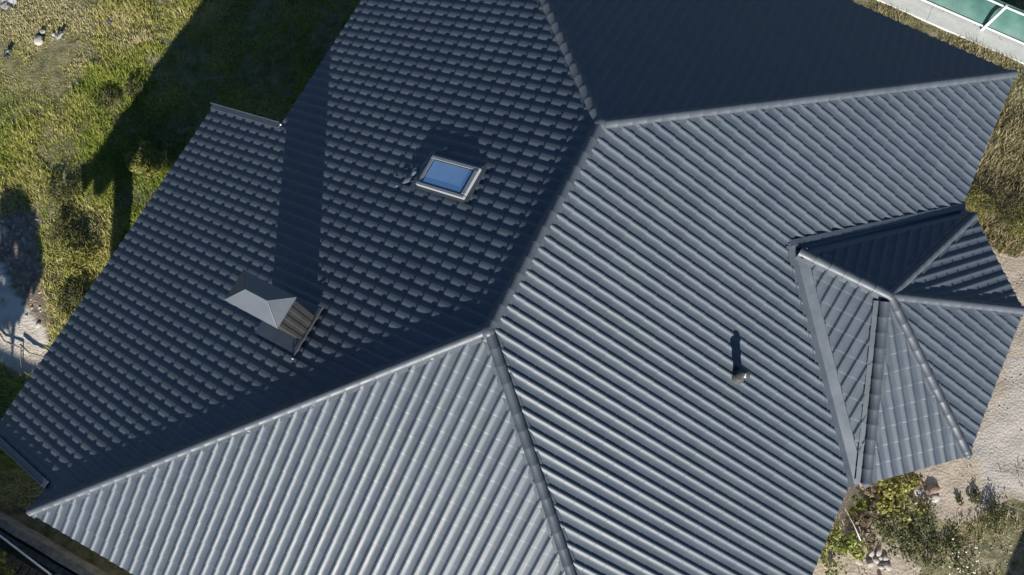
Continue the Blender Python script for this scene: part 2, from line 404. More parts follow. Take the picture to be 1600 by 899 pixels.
# valley gutters: two flat wings with a folded outer lip
def valley(p_top, p_bot, plM, plB, w1, w2, sgn):
    a = Vector((*p_top, TZ+.0)); b = Vector((*p_bot, .0)); d = (b-a).normalized()
    def wing(pl):
        q = pl[1].cross(d).normalized(); return q
    q1 = wing(plM); q1 = q1 if (q1.y*sgn > 0 or q1.x < -.6) else -q1
    q2 = wing(plB); q2 = q2 if q2.y*sgn < 0 or q2.x > .6 else -q2
    up = Vector((0, 0, 1)); bm = bmesh.new()
    for q, wd, n, c in ((q1, w1, plM[1], .006), (q2, w2, plB[1], .006)):
        prof = [(0, c), (wd, c+.004), (wd+.012, c+.02), (wd+.03, c+.02)]
        ra = [bm.verts.new(a+q*x+n*z-d*(.14 if q is q1 else 0)) for x, z in prof]; rb = [bm.verts.new(b+q*x*1.02+n*z+d*.24) for x, z in prof]
        for i in range(len(prof)-1): bm.faces.new((ra[i], ra[i+1], rb[i+1], rb[i]))
    bmesh.ops.recalc_face_normals(bm, faces=bm.faces[:])
    return obj('valley_gutter', bm, M['trim'], bay)
valley((vx0, TY), vN, PE, BN, .14, .19, 1)
valley((vx0, TY), vS, PE, BS, .18, .19, -1)
bm = bmesh.new()
beam(bm, P3(PE, (vx0-.17, TY+.03), .01), P3(PE, (7.30, vN[1]+.13), .01), .13, .065)     # raised edge sheet along the upper valley
obj('edge_sheet', bm, M['trim'], bay)

# walls, porch posts
bm = bmesh.new()
foot = [(-WW+.75, -SS+.75), (WE-.75, -SS+.75), (WE-.75, 1.9), (8.35, 2.9), (8.35, 5.8), (WE-.75, 6.9), (WE-.75, L+NN-.75), (-WW+.75, L+NN-.75)]
vb = [bm.verts.new((x, y, G-.3)) for x, y in foot]; vt = [bm.verts.new((x, y, -.265)) for x, y in foot]
for i in range(len(foot)): j = (i+1) % len(foot); bm.faces.new((vb[i], vb[j], vt[j], vt[i]))
o = obj('wall', bm, M['plaster'], house); o.location = (0, 0, -G)
for y in (-4.78, 2.0):
    bm = bmesh.new(); box(bm, (EXW+.22, y-.19, G-.2), (EXW+.60, y+.19, zx-.02)); bevel(bm, .01)
    o = obj('porch_post', bm, M['plaster'], house); o.location = (0, 0, -G)
bm = bmesh.new(); box(bm, (EXW+.30, EY0+.1, zx-.25), (EXW+.48, EY1-.1, zx-.03)); o = obj('porch_beam', bm, M['wood'], house); o.location = (0, 0, -G)

# chimney: clad stack, hipped cap, base flashing
ch = empty('chimney', (0, 0, -G), house)
cx0, cx1, cy0, cy1 = -3.93, -3.07, -1.50, -1.03
zr = lambda x: zon(PW, x, 0)
bm = bmesh.new(); N_ = 22
ring = []
def wavy(a, b, k):   # corrugated cladding outline
    pts = []
    for i in range(k*6):
        t = i/(k*6); p = Vector(a).lerp(Vector(b), t); e = (Vector(b)-Vector(a)).normalized(); nn = Vector((e.y, -e.x)); pts.append(p+nn*.012*(1 if (i % 6) < 3 else 0))
    return pts
out = wavy((cx0, cy0), (cx1, cy0), 5)+wavy((cx1, cy0), (cx1, cy1), 3)+wavy((cx1, cy1), (cx0, cy1), 5)+wavy((cx0, cy1), (cx0, cy0), 3)
vb = [bm.verts.new((p.x, p.y, zr(p.x)-.05)) for p in out]; vt = [bm.verts.new((p.x, p.y, 3.42)) for p in out]
for i in range(len(out)): j = (i+1) % len(out); bm.faces.new((vb[i], vb[j], vt[j], vt[i]))
obj('stack', bm, M['cladding'], ch)
bm = bmesh.new(); X0, X1, Y0, Y1 = -4.0, -3.0, -1.56, -.985
e = .022; z0 = 3.40
b4 = [(X0, Y0), (X1, Y0), (X1, Y1), (X0, Y1)]; v0 = [bm.verts.new((x, y, z0-.035)) for x, y in b4]; v1 = [bm.verts.new((x, y, z0)) for x, y in b4]
r0 = bm.verts.new((-3.68, -1.265, 3.66)); r1 = bm.verts.new((-3.28, -1.265, 3.66))
for i in range(4): j = (i+1) % 4; bm.faces.new((v0[i], v0[j], v1[j], v1[i]))
bm.faces.new((v1[0], v1[1], r1, r0)); bm.faces.new((v1[1], v1[2], r1)); bm.faces.new((v1[2], v1[3], r0, r1)); bm.faces.new((v1[3], v1[0], r0)); bm.faces.new(v0[::-1])
M['chimcap'] = mat('chimney_cap_sheet', (.088, .098, .112), .42, .08, scale=3, spec=.5)
cap = obj('cap', bm, M['chimcap'], ch)
bm = bmesh.new()
for a, b in ((v, r) for v, r in (((X0, Y0, z0), (-3.68, -1.265, 3.66)), ((X1, Y0, z0), (-3.28, -1.265, 3.66)), ((X1, Y1, z0), (-3.28, -1.265, 3.66)), ((X0, Y1, z0), (-3.68, -1.265, 3.66)), ((-3.68, -1.265, 3.66), (-3.28, -1.265, 3.66)))):
    tube(bm, (a, b), .008, 6)
obj('seam', bm, M['chimcap'], cap)
# flashing skirt: sheets on the roof plane round the stack, raised over the tiles
def onW(x, y, dz): n = PW[1]; return Vector((x, y, zon(PW, x, y)))+n*dz
def patch(bm, c, dz, th=.006):
    P = [onW(x, y, dz) for x, y in c]+[onW(x, y, dz+th) for x, y in c]; quadbox(bm, P)
bm = bmesh.new()
patch(bm, [(cx0-.12, cy0-.27), (cx1+.06, cy0-.27), (cx1+.06, cy0), (cx0-.12, cy0)], .066)
patch(bm, [(cx0-.12, cy0-.0), (cx0-.0, cy0), (cx0-.0, cy1), (cx0-.12, cy1)], .068)
patch(bm, [(cx0-.1, cy1), (cx1+.06, cy1), (cx1+.06, cy1+.22), (cx0-.1, cy1+.22)], .070)
patch(bm, [(cx1+.0, cy0-.27), (cx1+.09, cy0-.27), (cx1+.09, cy1+.20), (cx1+.0, cy1+.20)], .074)
obj('flashing', bm, M['trim'], ch)
bm = bmesh.new(); beam(bm, onW(cx1+.1, cy0-.3, .10), onW(cx1+.1, cy1+.24, .10), .012, .02); obj('flashing_lip', bm, M['rust'], ch)
bm = bmesh.new(); bmesh.ops.create_icosphere(bm, subdivisions=2, radius=.026)
for v in bm.verts: v.co *= 1+.5*noise.noise(v.co*30); 
bmesh.ops.translate(bm, verts=bm.verts[:], vec=onW(cx1+.09, cy0-.36, .09)); obj('sealant_blob', bm, M['rust'], ch)

# roof window
sk = empty('roof_window', (0, 0, -G), house)
sx0, sx1, sy0, sy1 = -2.56, -1.60, 2.02, 2.62
def wedge(bm, c, d0, d1): quadbox(bm, [onW(x, y, d0) for x, y in c]+[onW(x, y, d1) for x, y in c])
def rect(x0, y0, x1, y1): return [(x0, y0), (x1, y0), (x1, y1), (x0, y1)]
bm = bmesh.new(); wedge(bm, rect(sx0-.03, sy0-.03, sx1+.05, sy0+.03), .0, .125); wedge(bm, rect(sx0-.03, sy1-.045, sx1+.05, sy1+.02), .0, .122)
wedge(bm, rect(sx1-.03, sy0+.045, sx1+.05, sy1-.045), .0, .128); wedge(bm, rect(sx0-.03, sy0+.045, sx0+.04, sy1-.045), .0, .115); bevel(bm, .006)
fr = obj('frame', bm, M['frame'], sk)
bm = bmesh.new()
for c in (rect(sx0+.04, sy0+.035, sx1-.035, sy0+.07), rect(sx0+.04, sy1-.07, sx1-.035, sy1-.05), rect(sx0+.04, sy0+.07, sx0+.07, sy1-.07), rect(sx1-.08, sy0+.07, sx1-.035, sy1-.07)): wedge(bm, c, .06, .112)
bevel(bm, .004); obj('sash', bm, M['trim'], sk)
bm = bmesh.new(); wedge(bm, rect(sx0+.065, sy0+.065, sx1-.075, sy1-.065), .095, .106); obj('pane', bm, M['glass'], sk)
bm = bmesh.new()
patch(bm, rect(sx1+.05, sy0-.05, sx1+.13, sy1+.14), .058); patch(bm, rect(sx0-.1, sy1+.02, sx1+.05, sy1+.09), .06); patch(bm, rect(sx0-.16, sy0-.12, sx0-.03, sy1+.14), .052)
patch(bm, rect(sx0-.03, sy0-.09, sx1+.05, sy0-.03), .056)
obj('flashing', bm, M['trim'], sk)
# dabs of pale dried sealant beside the window
M['sealant'] = mat('dried_sealant', (.17, .185, .20), .6, .15, scale=20)
for (x, y, r_) in ((-2.80, 2.22, .085), (-2.86, 2.03, .10), (-2.60, 2.62, .05), (-2.68, 2.45, .06), (-2.45, 2.86, .06), (-2.98, 1.86, .035)):
    bm = bmesh.new(); c = onW(x, y, .064); n_ = PW[1]; a_ = n_.orthogonal().normalized(); b_ = n_.cross(a_)
    k = 11; vs_ = []
    for i in range(k):
        t = i*2*math.pi/k; q = r_*random.uniform(.6, 1.15); vs_.append(bm.verts.new(c+a_*math.cos(t)*q+b_*math.sin(t)*q*.8))
    tp = bm.verts.new(c+n_*.03)
    for i in range(k): bm.faces.new((vs_[i], vs_[(i+1) % k], tp))
    obj('sealant_dab', bm, M['sealant'], sk, True)

# vent pipe
vp = empty('vent_pipe', (0, 0, -G), house); bx, by = 4.24, 1.66; bz = zon(PE, bx, by)
def lathe(bm, prof, c, n=24):
    rs = [[bm.verts.new((c[0]+r_*math.cos(t*2*math.pi/n), c[1]+r_*math.sin(t*2*math.pi/n), c[2]+z)) for t in range(n)] for r_, z in prof]
    for a, b in zip(rs, rs[1:]):
        for t in range(n): bm.faces.new((a[t], a[(t+1) % n], b[(t+1) % n], b[t]))
    bm.faces.new(rs[-1])
M['pipe'] = mat('pipe_plastic', (.045, .047, .05), .35, .15)
bm = bmesh.new(); lathe(bm, [(.092, -.05), (.092, .44)], (bx, by, bz)); obj('pipe', bm, M['pipe'], vp, True).data.set_sharp_from_angle(angle=.6)
bm = bmesh.new(); lathe(bm, [(.092, .41), (.103, .415), (.104, .44), (.097, .47), (.07, .50), (.03, .515), (.015, .53), (.012, .545)], (bx, by, bz)); obj('cap', bm, M['pipe'], vp, True).data.set_sharp_from_angle(angle=.7)
bm = bmesh.new(); lathe(bm, [(.145, .0), (.13, .06), (.105, .10), (.10, .14), (.092, .145)], (bx, by, bz+.01))
for v in bm.verts: v.co.z = v.co.z - (v.co.x-bx)*H/WE*max(0, 1-(v.co.z-bz)/.2)
obj('collar', bm, mat('collar_rubber', (.05, .047, .044), .55, .15), vp, True)

# ================================================================ GROUND
Zp = dict(
 sandL=[(-16.97, -3.69), (-14.49, -2.49), (-13.85, -2.22), (-13.49, -1.86), (-12.77, -1.93), (-12.29, -2.64), (-11.55, -3.24), (-10.9, -3.86), (-10.55, -4.52), (-10.3, -5.2), (-10.9, -5.6), (-11.6, -5.5), (-13, -5.9), (-16, -7)],
 bareR=[(7, 9.3), (8.61, 9.45), (9.56, 9.55), (10.06, 9.31), (10.72, 9.45), (12.16, 11.03), (15.71, 10.13), (17.49, 0.86), (15, -6), (8.5, -8), (6.5, -6), (6.5, 5.5)],
 pale=[(-15.5, -3.0), (-12.9, -3.2), (-12.0, -3.6), (-11.2, -4.1), (-10.5, -4.5), (-10.2, -5.2), (-10.9, -5.6), (-11.6, -5.5), (-13, -5.9), (-16, -7)],
 gravel=[(11.62, 6.85), (11.24, 5.73), (11.24, 4.29), (11.81, 3.63), (12.8, 3.37), (15.82, 3.96), (14.24, 9.36)],
 vegR=[(9.08, 1.77), (10.0, 2.6), (10.53, 2.0), (11.46, 2.35), (12.51, 3.3), (14.23, 3.4), (15.11, -1.16), (12.18, -1.38), (11.0, .9), (10.36, 1.1), (9.5, 0.9)],
 straw=[(-20.8, 3.96), (-15.18, 5.69), (-15.0, 3.2), (-13.62, 2.79), (-14.94, 0.98), (-17.57, -0.19)],
 lime=[(-13.3, 1.41), (-14.34, 1.96), (-13.28, 3.87), (-12.33, 5.06), (-12.28, 3.04), (-12.29, 1.5)],
 dryT=[(3, 13.0), (3, 22), (20, 22), (20, 9.6), (14, 10.6), (10.9, 9.7), (10.1, 9.45), (9.5, 9.6), (8.5, 9.5), (7, 9.4)],
)
_na = rng.random((4, 64, 64))
def vnoise(x, y, s, k=0):
    x = np.asarray(x)/s+100.3; y = np.asarray(y)/s+57.7; xi = np.floor(x).astype(int); yi = np.floor(y).astype(int); fx = x-xi; fy = y-yi
    fx = fx*fx*(3-2*fx); fy = fy*fy*(3-2*fy); g_ = _na[k % 4]
    A = g_[xi % 64, yi % 64]; B = g_[(xi+1) % 64, yi % 64]; C = g_[xi % 64, (yi+1) % 64]; D = g_[(xi+1) % 64, (yi+1) % 64]
    return (A*(1-fx)+B*fx)*(1-fy)+(C*(1-fx)+D*fx)*fy
def fbm(x, y, s, k=0): return .5*vnoise(x, y, s, k)+.27*vnoise(x, y, s/2.1, k+1)+.15*vnoise(x, y, s/4.3, k+2)+.08*vnoise(x, y, s/9, k+3)
def zone(nm, x, y, j=.5):
    jx = (fbm(x, y, .8, 0)-.5)*2*j; jy = (fbm(x+31, y-17, .8, 1)-.5)*2*j
    return inside(Zp[nm], x+jx, y+jy)
def gz(x, y):   # gentle relief
    return G+(fbm(x, y, 3.0, 2)-.5)*.16*np.clip((np.hypot(x, y)-5)/5, 0, 1)-.02
dense = np.arange(-22, 22.01, .11)
side = np.array([-400, -250, -150, -90, -60, -42, -32, -26, -23.5])
xs = np.concatenate([side, dense, -side[::-1]]); ys = xs.copy()
X, Y = np.meshgrid(xs, ys, indexing='ij'); x = X.ravel(); y = Y.ravel()
z = gz(x, y)+(fbm(x, y, .35, 1)-.5)*.05
nx = len(xs); ii, jj = np.meshgrid(np.arange(nx-1), np.arange(nx-1), indexing='ij'); a = (ii*nx+jj).ravel()
fc = np.stack([a, a+nx, a+nx+1, a+1], 1)
sand = zone('sandL', x, y, .35).astype(float); bare = zone('bareR', x, y, .3).astype(float); grav = zone('gravel', x, y, .6).astype(float)
veg = zone('vegR', x, y, .5).astype(float); pale = (zone('pale', x, y, .5) & (sand > 0)).astype(float)
gnd = npmesh('ground', np.stack([x, y, z], 1), fc, None, smooth=True)
tag(gnd, kind='structure')
for nm, arr in (('sand', np.maximum(sand, bare*(1-.65*veg))), ('gravel', grav), ('pale', pale), ('dirt', sand*(1-pale))):
    at_ = gnd.data.attributes.new(nm, 'FLOAT', 'POINT'); at_.data.foreach_set('value', arr.astype(np.float32))
def ground_mat():
    m = bpy.data.materials.new('soil'); m.use_nodes = True; nt = m.node_tree; N = nt.nodes; Lk = nt.links; b = N['Principled BSDF']; b.inputs['Roughness'].default_value = .95
    b.inputs['Specular IOR Level'].default_value = .15
    geo = N.new('ShaderNodeNewGeometry')
    def nz(s, d=8, r=.65):
        n = N.new('ShaderNodeTexNoise'); n.inputs['Scale'].default_value = s; n.inputs['Detail'].default_value = d; n.inputs['Roughness'].default_value = r
        Lk.new(geo.outputs['Position'], n.inputs['Vector']); return n.outputs['Fac']
    def ramp(f, cs):
        r = N.new('ShaderNodeValToRGB'); e = r.color_ramp.elements
        e[0].position, e[0].color = cs[0][0], (*cs[0][1], 1); e[1].position, e[1].color = cs[-1][0], (*cs[-1][1], 1)
        for p, c in cs[1:-1]: q = e.new(p); q.color = (*c, 1)
        Lk.new(f, r.inputs['Fac']); return r.outputs['Color']
    def mix(f, a_, b_):
        x_ = N.new('ShaderNodeMix'); x_.data_type = 'RGBA'; Lk.new(f, x_.inputs[0]); Lk.new(a_, x_.inputs[6]); Lk.new(b_, x_.inputs[7]); return x_.outputs[2]
    def attr(n_): q = N.new('ShaderNodeAttribute'); q.attribute_name = n_; return q.outputs['Fac']
    soil = ramp(nz(3.2), [(.3, (.06, .055, .03)), (.45, (.13, .125, .06)), (.58, (.20, .175, .10)), (.72, (.30, .26, .18))])
    sandc = ramp(nz(2.4), [(.3, (.27, .215, .155)), (.5, (.36, .30, .225)), (.7, (.46, .40, .32))])
    fine = ramp(nz(24, 5), [(.32, (.20, .16, .12)), (.5, (.38, .32, .25)), (.75, (.52, .46, .38))])
    sm = N.new('ShaderNodeMix'); sm.data_type = 'RGBA'; sm.inputs[0].default_value = .4; Lk.new(sandc, sm.inputs[6]); Lk.new(fine, sm.inputs[7])
    grv = ramp(nz(30, 6, .8), [(.3, (.22, .19, .155)), (.5, (.40, .36, .31)), (.7, (.52, .475, .415))])
    palec = ramp(nz(3, 8), [(.3, (.38, .32, .25)), (.6, (.56, .51, .43))])
    c = mix(attr('gravel'), sm.outputs[2], grv); c = mix(attr('pale'), c, palec); c = mix(attr('dirt'), c, ramp(nz(5, 8, .7), [(.3, (.09, .07, .05)), (.5, (.19, .15, .11)), (.7, (.34, .28, .21))]))
    # ragged edge between earth and sand
    ad = N.new('ShaderNodeMath'); ad.operation = 'ADD'; Lk.new(attr('sand'), ad.inputs[0]); Lk.new(nz(7, 6), ad.inputs[1])
    mr = N.new('ShaderNodeMapRange'); mr.inputs['From Min'].default_value = .88; mr.inputs['From Max'].default_value = 1.08; Lk.new(ad.outputs[0], mr.inputs['Value'])
    Lk.new(mix(mr.outputs[0], soil, c), b.inputs['Base Color'])
    v = N.new('ShaderNodeTexVoronoi'); v.inputs['Scale'].default_value = 16; Lk.new(geo.outputs['Position'], v.inputs['Vector'])
    mm = N.new('ShaderNodeMath'); mm.operation = 'MULTIPLY_ADD'; Lk.new(v.outputs['Distance'], mm.inputs[0]); mm.inputs[1].default_value = -.6; Lk.new(nz(12, 8, .75), mm.inputs[2])
    bp = N.new('ShaderNodeBump'); bp.inputs['Strength'].default_value = .55; bp.inputs['Distance'].default_value = .03; Lk.new(mm.outputs[0], bp.inputs['Height']); Lk.new(bp.outputs[0], b.inputs['Normal'])
    return m
gnd.data.materials.append(ground_mat())

# ---------------------------------------------------------------- grass
def outside_house(x, y):
    return ~((x > -WW+.5) & (x < WE-.5) & (y > -SS+.5) & (y < L+NN-.5)) & ~((x > 6.3) & (x < 8.4) & (y > 2) & (y < 6.8))
def blades(name, x, y, hgt, lean, wid, tint, m, label=None, nper=5, spread=.06):
    n = len(x); k = nper; X_ = np.repeat(x, k)+rng.normal(0, spread, n*k); Y_ = np.repeat(y, k)+rng.normal(0, spread, n*k)
    h = np.repeat(hgt, k)*rng.uniform(.5, 1.15, n*k); a = rng.uniform(0, 2*np.pi, n*k); ln = np.repeat(lean, k)*rng.uniform(.4, 1.5, n*k)*h
    wv = np.repeat(wid, k)*rng.uniform(.7, 1.4, n*k); tt = np.clip(np.repeat(tint, k)+rng.normal(0, .13, n*k), 0, 1)
    dx, dy = np.cos(a), np.sin(a); px, py = -dy, dx; z0 = gz(X_, Y_)-.02
    def pt(fx, s, zz): return np.stack([X_+dx*fx*ln+px*s*wv, Y_+dy*fx*ln+py*s*wv, z0+zz*h], 1)
    co = np.stack([pt(0, -.5, 0), pt(0, .5, 0), pt(.35, .5, .62), pt(.35, -.5, .62), pt(1, .08, .95), pt(1, -.08, .95)], 1).reshape(-1, 3)
    b_ = np.arange(n*k)*6; fc = np.concatenate([np.stack([b_, b_+1, b_+2, b_+3], 1), np.stack([b_+3, b_+2, b_+4, b_+5], 1)])
    return npmesh(name, co, fc, m, tint=np.repeat(tt, 6))
def scatter(x0, x1, y0, y1, dens):
    n = int((x1-x0)*(y1-y0)*dens); return rng.uniform(x0, x1, n), rng.uniform(y0, y1, n)
# green side
x, y = scatter(-21, -5.6, -8.0, 15, 300)
ok = outside_house(x, y) & ~zone('sandL', x, y, .45) & ~((x > -8.3) & (y < 2) & (y > -6))
x, y = x[ok], y[ok]
big = fbm(x, y, 2.6, 1); med = fbm(x+9, y+4, .9, 2); dens = .62+.9*(med-.5)*2
ok = rng.random(len(x)) < np.clip(dens+.15, .2, 1); x, y, big, med = x[ok], y[ok], big[ok], med[ok]
st = zone('straw', x, y, .8); li = zone('lime', x, y, .7)
t = np.clip(.50+(big-.5)*1.5+(med-.5)*.6, 0, 1); t = np.where(st, np.clip(t+.28, 0, 1), t); t = np.where(li, np.clip(t*.55, .05, 1), t)
nearh = np.clip(1-(-9.4-x)/3.5, 0, 1)*(x < -9.0)*(y < 2.2)
t = np.clip(t-.12*nearh, 0, 1)
h = .07+.13*np.clip((med-.35)*2.2, 0, 1)+.09*nearh
h = np.where(st, h*.55, h)
gr = blades('green_grass', x, y, h, np.full(len(x), .9), np.full(len(x), .013), t, M['grass'])
tag(gr, 'sunlit green and straw coloured lawn grass left of the roof', 'grass', kind='stuff')
# tall tussocks = part of the same kind of stuff
# dry side (top right and right)
x, y = scatter(2, 21, 8.6, 21, 190)
ok = outside_house(x, y) & ~zone('bareR', x, y, .35) & ~((y > 14.82) & (y < 15.45))
x, y = x[ok], y[ok]; big = fbm(x, y, 1.6, 3); med = fbm(x+2, y+8, .6, 0)
ok = rng.random(len(x)) < np.clip(.45+1.3*(med-.42)+.5*(y < 13), .1, 1); x, y, big, med = x[ok], y[ok], big[ok], med[ok]
t = np.clip(.45+(big-.5)*1.6+(med-.5), 0, 1); far = (y < 13.2)
h = .06+.12*np.clip((med-.35)*2.2, 0, 1)+.09*far
dg = blades('dry_grass', x, y, h, np.full(len(x), .8), np.full(len(x), .014), t, M['dry'])
tag(dg, 'brown dry grass between the roof edge and the white coping', 'grass', kind='stuff')
# sparse weeds over the bare yard
x, y = scatter(7, 16, -5, 4.2, 120); ok = zone('vegR', x, y, .5) | (rng.random(len(x)) < .02); x, y = x[ok], y[ok]; med = fbm(x, y, .8, 1); big = fbm(x+5, y, 1.6, 2)
ok = rng.random(len(x)) < np.clip((med-.42)*3.0, .02, 1); x, y, med, big = x[ok], y[ok], med[ok], big[ok]
yw = blades('low_weeds', x, y, .05+.08*med, np.full(len(x), 1.1), np.full(len(x), .018), np.clip(.35+(big-.5)*2, 0, 1), M['dry'])
tag(yw, 'sparse olive weeds creeping over the bare yard below the bay roof', 'weeds', kind='stuff')
# rubble / pebbles on the yard: uncountable
def pebbles(name, x, y, s, m, label):
    base = np.array([[1, 0, 0], [0, 1, 0], [-1, 0, 0], [0, -1, 0], [0, 0, .8], [.6, .6, .5], [-.6, .6, .5], [-.6, -.6, .5], [.6, -.6, .5]])
    F = np.array([[0, 1, 5], [1, 2, 6], [2, 3, 7], [3, 0, 8], [0, 5, 8], [1, 6, 5], [2, 7, 6], [3, 8, 7], [4, 8, 5], [4, 5, 6], [4, 6, 7], [4, 7, 8]])
    n = len(x); a = rng.uniform(0, 6.28, n); ca, sa = np.cos(a), np.sin(a)
    P = base[None]*(s[:, None, None]*rng.uniform(.55, 1.1, (n, 9, 3))); co = np.stack([P[..., 0]*ca[:, None]-P[..., 1]*sa[:, None]*.7+x[:, None], P[..., 0]*sa[:, None]+P[..., 1]*ca[:, None]*.7+y[:, None], P[..., 2]*.7+gz(x, y)[:, None]-.005], 2).reshape(-1, 3)
    fc = (F[None]+(np.arange(n)*9)[:, None, None]).reshape(-1, 3)
    o = npmesh(name, co, fc, m); tag(o, label, 'rubble', kind='stuff'); return o
x, y = scatter(8, 16, -4, 10, 60); ok = zone('bareR', x, y, .2) & ((fbm(x, y, .9, 0) > .46) | (rng.random(len(x)) < .25)); x, y = x[ok], y[ok]
pebbles('yard_rubble', x, y, rng.gamma(2., .008, len(x))+.006, M['rubble'], 'loose pale rubble scattered over the bare yard right of the bay roof')

x, y = scatter(-17, -9.5, -7, -1, 60); near = zone('sandL', x, y, .3); pz = zone('pale', x, y, .3); ok = near & ((~pz & (rng.random(len(x)) < .8)) | (rng.random(len(x)) < .12)); x, y = x[ok], y[ok]
pebbles('earth_clods', x, y, rng.gamma(2.2, .016, len(x))+.008, M['rubble'], 'brown earth clods crumbling at the edge of the pale sand on the left')
# ---------------------------------------------------------------- plants
def shrub(name, c, r, h, m, n, leaf, label, cat='shrub', group=None, round_leaf=True, flat=.5, stems=7, zoff=0):
    c = Vector((c[0], c[1], float(gz(np.array([c[0]]), np.array([c[1]]))[0])))
    root = empty(name, c); tag(root, label, cat, group)
    bm = bmesh.new(); tips = []
    for i in range(stems):
        a = random.uniform(0, 6.28); q = r*random.uniform(.3, .9); tp = Vector((math.cos(a)*q, math.sin(a)*q, h*random.uniform(.55, .95)))
        tube(bm, [(0, 0, -.03), tp*.5+Vector((random.uniform(-.05, .05), random.uniform(-.05, .05), .05)), tp], [.012*max(1, h), .009*max(1, h), .004], 5); tips.append(tp)
    obj('stem', bm, M['bark'], root)
    # clumpy crown
    nc = max(9, int(n/38)); cl = []
    for i in range(nc):
        a = random.uniform(0, 6.28); q = r*math.sqrt(random.random()); cl.append((math.cos(a)*q, math.sin(a)*q, h*(.3+.6*random.random()*(1-.5*q/r)), min(r, .5)*random.uniform(.22, .5)))
    cl = np.array(cl); w_ = rng.integers(0, nc, n); d = rng.normal(0, 1, (n, 3)); d /= np.linalg.norm(d, axis=1)[:, None]
    rr = cl[w_, 3]*rng.uniform(.3, 1, n)**.5; P = cl[w_, :3]+d*rr[:, None]*np.array([1, 1, .7]); P[:, 2] = np.maximum(P[:, 2], .02)
    nv = d*.5+rng.normal(0, .5, (n, 3))+np.array([0, 0, flat*1.6]); nv /= np.linalg.norm(nv, axis=1)[:, None]
    tv = np.cross(nv, rng.normal(0, 1, (n, 3))); tv /= np.linalg.norm(tv, axis=1)[:, None]; bv = np.cross(nv, tv)
    s = leaf*rng.uniform(.6, 1.3, n)[:, None]; asp = .75 if round_leaf else .22
    pts = [P-tv*s*.5, P-tv*s*.15+bv*s*.42*asp+nv*s*.06, P+tv*s*.28+bv*s*.36*asp+nv*s*.05, P+tv*s*.6-nv*s*.05, P+tv*s*.28-bv*s*.36*asp+nv*s*.05, P-tv*s*.15-bv*s*.42*asp+nv*s*.06]
    co = np.stack(pts, 1).reshape(-1, 3); b_ = np.arange(n)*6; fc = np.concatenate([np.stack([b_, b_+1, b_+2, b_+3], 1), np.stack([b_, b_+3, b_+4, b_+5], 1)])
    ti = np.clip(.5+.35*(rng.random(nc)[w_]-.5)*2+rng.normal(0, .15, n), 0, 1)
    npmesh('foliage', co, fc, m, root, tint=np.repeat(ti, 6)); return root
shrub('leafy_shrub', (9.05, .25), .58, .5, M['leaf_green'], 900, .085, 'bright green broad leaved shrub touching the lower right edge of the roof')
shrub('leafy_shrub', (9.95, 2.1), .55, .4, M['leaf_yellow'], 900, .08, 'yellow green leafy shrub just below the lowest corner of the bay roof')
shrub('withered_plant', (9.40, 1.05), .42, .35, M['leaf_dry'], 520, .085, 'withered brown plant beside the pale stick at the roof edge', 'plant')
shrub('withered_plant', (9.6, 1.85), .34, .25, M['leaf_dry'], 380, .08, 'dried grey brown plant under the tip of the bay hip', 'plant')
shrub('leafy_shrub', (9.12, 1.42), .22, .3, M['leaf_green'], 160, .09, 'small green sprig between the valley gutter end and the withered plant')
shrub('reddish_plant', (10.13, 2.68), .2, .3, M['leaf_red'], 170, .08, 'reddish brown plant at the bay eave next to the pale boulder', 'plant')
shrub('sprawling_plant', (10.35, 1.55), .75, .35, M['leaf_olive'], 1700, .05, 'wide dark olive plant sprawling between the stone heap and the yellow green shrub', 'plant')
shrub('sprawling_plant', (11.0, 1.35), .5, .22, M['leaf_olive'], 700, .045, 'low olive plant spreading beside the white flowers', 'plant')
shrub('small_weed', (11.62, 3.0), .16, .16, M['leaf_olive'], 150, .05, 'small isolated green weed on the pale bare ground', 'weed')
shrub('small_weed', (11.35, 2.75), .12, .12, M['leaf_olive'], 80, .045, 'tiny green weed left of the isolated weed on bare ground', 'weed')
shrub('small_weed', (12.55, 4.95), .12, .12, M['leaf_olive'], 70, .05, 'lone tuft of green on the grey gravel at the right edge', 'weed')
shrub('sprawling_plant', (12.15, 2.75), .42, .25, M['leaf_olive'], 650, .045, 'mossy green plant at the top of the dark shadow in the lower right', 'plant')
fl = shrub('flowering_weed', (11.72, 1.45), .42, .2, M['leaf_olive'], 380, .05, 'low weed dotted with small white flowers in the lower right yard', 'weed')
for i in range(34):
    bm = bmesh.new(); a = random.uniform(0, 6.28); q = .5*math.sqrt(random.random()); c = Vector((math.cos(a)*q, math.sin(a)*q, .2)); k = 6; q_ = random.uniform(.012, .024)
    vs_ = [bm.verts.new(c+Vector((math.cos(t)*q_, math.sin(t)*q_, random.uniform(-.004, .004)))) for t in np.arange(6)*math.pi/3]; tp = bm.verts.new(c+Vector((0, 0, .012)))
    for j in range(k): bm.faces.new((vs_[j], vs_[(j+1) % k], tp))
    obj('flower', bm, M['petal'], fl)
# overgrown bushes right of the roof
for (px, py, r_, h_, mm, lb) in ((9.0, 10.15, .42, .5, 'leaf_yellow', 'yellow green bush hugging the roof edge above the bay valley'),
                                 (9.75, 10.35, .5, .6, 'leaf_olive', 'dark olive bush shading the sand behind the bay roof'),
                                 (10.45, 10.2, .5, .55, 'leaf_yellow', 'yellowing bush with ragged tips at the right edge of the picture')):
    shrub('yard_bush', (px, py), r_, h_, M[mm], 1500, .055, lb, 'bush', round_leaf=False)
